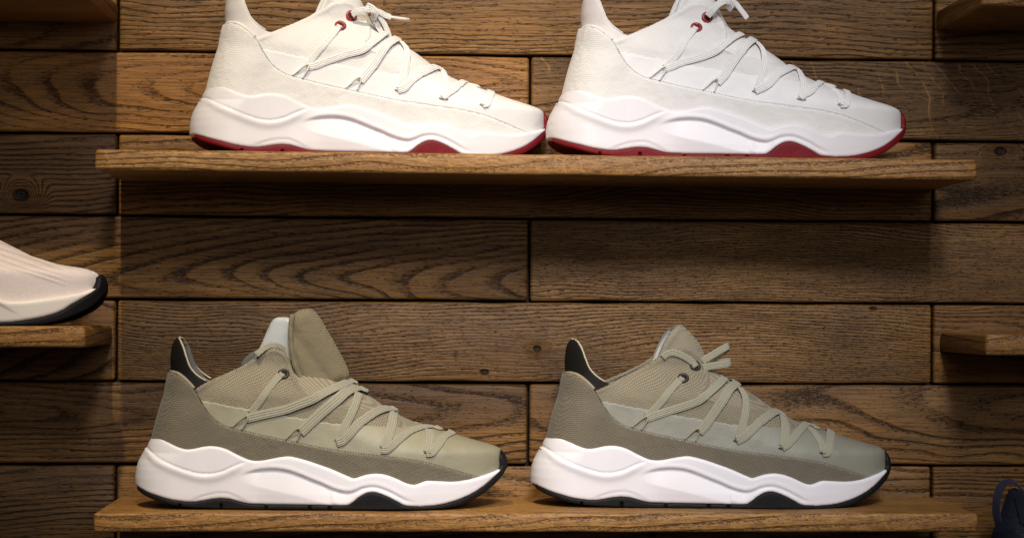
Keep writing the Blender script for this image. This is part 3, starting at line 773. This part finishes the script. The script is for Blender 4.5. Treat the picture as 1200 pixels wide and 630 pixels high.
def lacem(name, base):
    t = NT(name); tc = t.n('ShaderNodeTexCoord'); x, y, z = t.sep(tc.outputs['Object']); M = t.math
    ns = t.noise(tc.outputs['Object'], 2200, 2.0)
    c = t.mix(t.ramp(ns, .35, .65), tuple(v*.8 for v in base), base)
    return t.set(Base_Color=c, Roughness=.8, Normal=t.bump(ns, .3, .0003), Sheen_Weight=.2, Specular_IOR_Level=.25)
def foam(name, base):
    t = NT(name); tc = t.n('ShaderNodeTexCoord'); ns = t.noise(tc.outputs['Object'], 900, 2.0); big = t.noise(tc.outputs['Object'], 22, 3.0)
    c = t.mix(t.math('MULTIPLY', t.ramp(big, .4, .75), .5), base, tuple(v*.93 for v in base))
    return t.set(Base_Color=c, Roughness=.45, Normal=t.bump(ns, .06, .0003), Specular_IOR_Level=.4, Subsurface_Weight=.12, Subsurface_Radius=(.004, .003, .003), Subsurface_Scale=1.0)

K = dict(mid=foam('midsole_white', (.71, .69, .715)), out=leather('outsole_black', (.006, .006, .0065), .6, .3, 900, .05, .2),
         knit=weave('knit_sand', (.28, .245, .175), (.19, .16, .11), 1.5, .35, .8, -.5, True),
         quarter=weave('khaki_mesh', (.30, .262, .18), (.125, .106, .070), 1.5, .7),
         overlay=leather('khaki_smooth', (.265, .247, .168), .5, .45, 1100, .10),
         counter=weave('khaki_ballistic', (.20, .172, .12), (.080, .067, .046), 1.45, .7),
         tab=leather('tab_black', (.006, .005, .0045), .7, .3, 800, 0, .2), lining=leather('lining_grey', (.12, .125, .115), .8, .4, 500, .25),
         tlin=leather('tongue_silver', (.40, .41, .41), .35, .2, 300, .15), eye=leather('eyelet_bronze', (.022, .013, .009), .5, .05, 300, 0, .35),
         hole=leather('hole_dark', (.01, .009, .008), .9), lace=lacem('lace_khaki', (.305, .288, .21)), pipe=leather('piping_tan', (.42, .37, .25), .7, .3, 900),
         stitch=lacem('stitch_khaki', (.17, .15, .11)), slot=leather('slot_shadow', (.06, .055, .045), .9))
K['cpipe'] = leather('piping_khaki', (.25, .215, .145), .7, .4, 900)
K['fold'] = weave('khaki_padding', (.20, .168, .10), (.135, .11, .064), 1.5, .4, .8, -.42, True)
K['flap'] = leather('flap_grey', (.10, .105, .095), .8, .4, 500, .2)
K2o = leather('khaki_smooth_cool_lit', (.226, .220, .174), .5, .45, 1100, .10)  # same khaki overlay, tinted greyer to carry the cooler light on this shoe
W = dict(mid=foam('midsole_ivory', (.68, .655, .67)), out=leather('outsole_red', (.145, .006, .010), .55, .25, 900, .08, .18),
         knit=leather('white_bootie', (.68, .66, .635), .7, .2, 1200, .03), quarter=weave('white_mesh', (.70, .68, .655), (.62, .60, .575), 1.6, .35, .7),
         overlay=leather('white_smooth', (.68, .67, .655), .5, .15, 1200, .02), counter=weave('white_ballistic', (.72, .70, .675), (.60, .575, .55), 1.6, .4, .7),
         tab=leather('tab_blush', (.66, .615, .60), .55, .15, 800, .05), lining=leather('lining_white', (.76, .72, .70), .8, .3, 500, .1),
         tlin=leather('tongue_white', (.75, .73, .71), .6, .2, 300, .1), eye=leather('eyelet_red', (.26, .03, .03), .35, .05, 300, 0, .5), hole=leather('hole_rust', (.06, .02, .015), .9),
         lace=lacem('lace_white', (.76, .745, .72)), pipe=leather('piping_white', (.67, .65, .625), .7, .2, 900), stitch=lacem('stitch_white', (.64, .62, .59)), slot=leather('slot_grey', (.32, .29, .28), .9))

# ------------------------------------------------------------------ the four runners
def runner(label, X, Y, Z, yaw, mats, variant, group, over=None, pitch=0.0):
    r = empty('sneaker', (X, Y, Z), yaw, -pitch); tag(r, label, 'sneaker', group)
    m = mats
    s = link('outsole', MESH['outsole'], m['out'], r); link('tread', MESH['tread'], m['out'], s)
    link('midsole', MESH['midsole'], m['mid'], r)
    link('upper', MESH['upper'], m['knit'], r)
    q = link('quarter_panel', MESH['quarter_a' if variant == 'a' else 'quarter_b'], m['quarter'], r)
    link('toe_overlay', MESH['overlay'], over or m['overlay'], r)
    c = link('heel_counter', MESH['counter'], m['counter'], r)
    link('piping', MESH['pipe_counter'], m.get('cpipe', m['pipe']), c); link('stitching', MESH['stitch'], m['stitch'], c)
    h = link('heel_tab', MESH['heel_tab'], m['tab'], r); link('piping', MESH['pipe_tab'], m['pipe'], h)
    link('collar_lining', MESH['lining'], m['lining'], r)
    if variant == 'a':
        tg = link('tongue', MESH['tongue_fold'], m['fold'], r); link('tongue_lining', MESH['tongue_white'], m['tlin'], tg); link('tongue_base', MESH['tongue_a'], m['knit'], tg); link('rolled_edge', MESH['roll'], m['fold'], tg); link('collar_flap', MESH['flap'], m['flap'], r)
        e = link('eyelet', MESH['eye_a'], m['eye'], r); link('eyelet_hole', MESH['eyeh_a'], m['hole'], e)
        l = link('shoelace', MESH['lace_a'], m['lace'], r)
    else:
        tg = link('tongue', MESH['tongue_b'], m['knit'], r); link('tongue_lining', MESH['tongue_lin'], m['tlin'], tg)
        for k in (('b1', 'b2') if variant == 'b' else ('w1', 'w2')):
            e = link('eyelet', MESH['eye_'+k], m['eye'], r); link('eyelet_hole', MESH['eyeh_'+k], m['hole'], e)
        l = link('shoelace', MESH['lace_'+variant], m['lace'], r)
        if variant == 'c': link('aglet', MESH['aglet'], m['lace'], l)
    for k in ('loop1', 'loop2'): link('lace_loop', MESH[k], m['lace'], r)
    for k in ('slot3', 'slot4', 'slot5'): link('lace_slot', MESH[k], m['slot'], r)
    return r
GK, GW = 'khaki sneakers on the lower middle shelf', 'white sneakers on the upper middle shelf'
runner('khaki sneaker with its tongue folded outward showing the white lining, black outsole', -.22842, -.08160, -.16365, .0285, K, 'a', GK, None, .004)
runner('grey-green khaki sneaker with upright tongue and lace ends sticking out, black outsole', .09724, -.06308, -.16365, .0226, K, 'b', GK, K2o)
runner('white sneaker with red outsole and a lace tip pointing right, left of its twin', -.18679, -.07343, .12310, .18907, W, 'c', GW)
runner('white sneaker with red outsole on the right of the upper shelf, lace end hanging down', .10797, -.07928, .12235, .06318, W, 'd', GW)

# ------------------------------------------------------------------ pale knit shoe on the left shelf
PXH = [(0, 0), (30, 0), (60, 6), (80, 9), (95, 8), (140, 10)]
PXF = [(0, 297), (36, 297), (40, 296), (42.5, 293), (44.5, 284), (47, 266), (50, 256), (54, 243), (62, 227), (70, 211), (78, 197), (88, 180), (98, 160), (110, 130), (140, 100)]
PUP = Surf(PXH, PXF, [(0, 34), (140, 30)], [(0, 95), (45, 92), (60, 75), (80, 52), (110, 40)], [(0, 1), (45, 1), (70, .9), (100, .75), (130, .66)], .88)
PSO = Surf([(0, 0), (60, 4)], [(0, 304.4), (34, 304.4), (38, 303), (41, 300.5), (42.6, 297.9), (60, 296)], [(0, 34), (60, 34)], [(0, 100), (60, 100)], [(0, .98), (20, 1), (60, .95)])
p_mt = [(3, 44), (30, 40), (60, 34), (100, 30), (150, 27), (180, 22), (200, 22), (211, 25.5), (219, 26), (225, 23), (231, 20), (238, 19), (250, 19.8), (263, 21.6), (278, 24), (291.5, 27), (298.6, 30)]
p_ot = [(0, 12), (30, 5), (100, 3), (211, 1.9), (225, 2), (238, 2.8), (250, 4.6), (263, 7.4), (274, 11.5), (282, 17), (289, 21.5), (295.5, 26.4), (299, 30)]
p_ob = [(0, 12), (15, 6), (40, 1), (100, 0), (211, 0), (250, .2), (262, 1.4), (274, 4.5), (289, 11), (298, 17.5), (304.7, 28)]
me_mid = panel('midsole', PSO, heel_edge(PSO, 12, 44)+crv(p_mt)[1:]+crv(p_ot)[::-1][1:-1], 1.7, 6, 3.0,
               lambda x, z, d: -1.2*sstep(f1([(200, 25), (228, 18), (245, 8)])(x)-z, -.5, 1.5)*(x > 200)*(x < 250)*(1-sstep(x, 225, 248)), .004, 1.1)
me_out = panel('outsole', PSO, crv(p_ob)+[(304.4, 31), (304.4, 34), (303, 38), (300.5, 41), (298.3, 42.5), (298.6, 42.2), (300.6, 37), (300.2, 33)]+crv(p_ot)[::-1], 1.2, 5, 1.2, None, .0045, .9)
me_up = panel('upper', PUP, heel_edge(PUP, 36, 86)+[(20, 84), (50, 70), (80, 70), (110, 82), (124, 100), (136, 106)]+front_edge(PUP, 106, 22)+[(x, float(f1(p_mt)(x))-7) for x in np.linspace(291, 6, 60)],
              2.4, 2, 1.5, lambda x, z, d: .0*x, .005, 1.3, inner=True)
def ribknit(name, base, dark):
    t = NT(name); tc = t.n('ShaderNodeTexCoord'); x, y, z = t.sep(tc.outputs['Object']); M = t.math
    l = M('ADD', z, M('MULTIPLY', x, .34))
    rib = M('ADD', M('MULTIPLY', M('SINE', M('MULTIPLY', l, 2*math.pi/.0042)), .5), .5)
    zone = M('MULTIPLY', t.ramp(l, .1235, .127), t.ramp(x, .262, .285, 1.0, 0.0))
    fine = t.noise(t.comb(M('MULTIPLY', x, 900.0), M('MULTIPLY', y, 900.0), M('MULTIPLY', z, 1600.0)), 1.0, 1.0)
    groove = M('MULTIPLY', t.ramp(rib, .0, .35, 1.0, 0.0), zone)
    c = t.mix(M('ADD', M('MULTIPLY', groove, .55), M('MULTIPLY', t.ramp(fine, .35, .65), .35)), base, dark)
    h = M('ADD', M('MULTIPLY', fine, .35), M('MULTIPLY', M('MULTIPLY', rib, zone), 1.2))
    return t.set(Base_Color=c, Roughness=.8, Normal=t.bump(h, .5, .0007), Sheen_Weight=.2, Specular_IOR_Level=.25)
pale = ribknit('blush_knit', (.75, .665, .66), (.50, .42, .41))
r = empty('sneaker', (-.5575, -.0900, -.0163), 0.0)
tag(r, 'pale pink knit sneaker with dark toe bumper, only its front half in view', 'sneaker')
link('midsole', me_mid, foam('midsole_cream', (.74, .69, .65)), r); link('outsole', me_out, leather('outsole_navy_black', (.008, .0065, .009), .6, .25, 700, .05, .15), r)
link('upper', me_up, pale, r)

# ------------------------------------------------------------------ navy boot at the lower right corner
NXH = [(0, 6), (30, 0), (70, 6), (110, 12.0), (118, 13.8), (126, 16), (134, 19), (150, 24.5), (158, 28), (200, 32)]
NXF = [(0, 300), (36, 298), (50, 280), (70, 235), (90, 190), (120, 150), (170, 128), (200, 120)]
NUP = Surf(NXH, NXF, [(0, 34), (120, 30), (160, 26)], [(0, 95), (60, 75), (90, 50), (170, 34)], [(0, 1), (60, .95), (120, .78), (170, .68)], .9)
n_up = panel('upper', NUP, heel_edge(NUP, 18, 156)+[(32, 156.5), (40, 153), (55, 148), (75, 148), (95, 156), (110, 168), (125, 172)]+front_edge(NUP, 170, 22)+[(200, 16), (100, 16), (20, 16)], 2.0, 3.5, 2.5, None, .006, 2.0, inner=True)
n_ct = panel('heel_counter', NUP, heel_edge(NUP, 22, 124)+[(24, 126), (34, 121), (50, 112), (64, 92), (80, 60), (110, 40), (150, 24)]+[(100, 20), (20, 20)], 3.4, 2, 1.5, None, .006, 2.0)
n_cl = panel('collar_panel', NUP, [(26, 150), (33, 154), (44, 149), (58, 144), (76, 144), (92, 150), (84, 130), (60, 118), (36, 125), (27, 128)], 3.0, 2, 1.5, None, .006, 1.6)
n_so = panel('midsole', NUP, heel_edge(NUP, 0, 26)+[(60, 24), (140, 22), (230, 22), (296, 30)]+front_edge(NUP, 30, 0, 12)+[(150, 0)], 5.5, 6, 3.0, None, .007, 2.5)
navy = weave('navy_mesh', (.010, .014, .028), (.004, .006, .013), 1.5, .7, .75, 0, False, 0)
r = empty('sneaker', (.4705, -.0900, -.3050), 0.0)
tag(r, 'dark navy high-top sneaker cut off by the bottom right corner, pull loop at its heel', 'sneaker')
link('midsole', n_so, leather('sole_navy', (.02, .022, .03), .5), r); link('upper', n_up, navy, r)
link('heel_counter', n_ct, leather('navy_leather', (.006, .008, .016), .6, .3, 600, .1, .2), r); link('collar_panel', n_cl, leather('navy_collar', (.006, .009, .019), .75, .5, 500, .1, .2), r)
bm = bmesh.new()
q, n = frame_path(poly3([(17, 0, 122), (13.5, 0, 134), (13.2, 0, 147), (16, 0, 157), (21.5, 0, 162.5), (28, 0, 162), (34, 0, 156), (37, 0, 148)]), poly3([(-1, -.35, 0), (-1, -.35, 0), (-1, -.35, .05), (-.8, -.35, .5), (-.3, -.3, 1), (.4, -.3, 1), (.9, -.2, .6), (1, -.1, .3)]))
ribbon(bm, q, n, 11, 1.6, 6)
link('pull_loop', fin(bm, 'pull_loop'), lacem('loop_indigo', (.010, .010, .027)), r)

# ------------------------------------------------------------------ camera
cam = bpy.data.cameras.new('camera'); co = bpy.data.objects.new('camera', cam); COL.objects.link(co)
S.camera = co
f, yaw, roll, cy = 2321.2268, .0480340, .00546216, 360.51658
cam.sensor_width = 36; cam.sensor_fit = 'HORIZONTAL'; cam.lens = f/1200*36
cam.shift_y = (cy-315)/1200; cam.clip_start = .05; cam.clip_end = 60
fw = Vector((math.sin(yaw), math.cos(yaw), 0)); rt = Vector((math.cos(yaw), -math.sin(yaw), 0)); up = Vector((0, 0, 1))
cr_, sr_ = math.cos(roll), math.sin(roll)
# image right/down axes seen in the rolled frame
ri = rt*cr_+up*sr_; ui = up*cr_-rt*sr_
m = Matrix((( ri.x, ui.x, -fw.x, 0), (ri.y, ui.y, -fw.y, -1.72), (ri.z, ui.z, -fw.z, 0), (0, 0, 0, 1)))
co.matrix_world = m

# ------------------------------------------------------------------ light: shop spotlights and an added fill
def aim(o, p, t):
    o.location = p; d = Vector(t)-Vector(p); o.rotation_euler = d.to_track_quat('-Z', 'Y').to_euler()
def spot(name, p, t, power, col, size, rad, blend=.6):
    l = bpy.data.lights.new(name, 'SPOT'); l.energy = power; l.color = col; l.spot_size = R(size); l.spot_blend = blend; l.shadow_soft_size = rad
    o = bpy.data.objects.new(name, l); COL.objects.link(o); aim(o, p, t); return o
def area(name, p, t, power, col, sx, sy):
    l = bpy.data.lights.new(name, 'AREA'); l.energy = power; l.color = col; l.shape = 'RECTANGLE'; l.size = sx; l.size_y = sy
    o = bpy.data.objects.new(name, l); COL.objects.link(o); aim(o, p, t); return o
spot('warm_spotlight', (-.262, -1.25, 1.80), (-.12, -.05, .07), 155, (1, .83, .57), 22, .022, .8)
spot('front_spotlight', (.18, -2.15, 1.20), (.13, 0, -.09), 225, (.985, .965, 1.0), 24, .22, 1.0)
spot('neutral_spotlight', (.50, -1.35, 1.75), (.27, -.05, .03), 34, (1, .98, .98), 28, .06, .8)
area('front_fill_light', (.45, -2.8, .6), (.15, 0, 0), 11, (1, .95, .92), 1.4, .6)  # soft frontal fill, added to lift the shade; no fixture of the shop
w = bpy.data.worlds.new('World'); S.world = w; w.use_nodes = True
w.node_tree.nodes['Background'].inputs[0].default_value = (.9, .8, .7, 1); w.node_tree.nodes['Background'].inputs[1].default_value = .035
S.view_settings.view_transform = 'Standard'; S.view_settings.look = 'None'; S.view_settings.exposure = 0; S.view_settings.gamma = 1
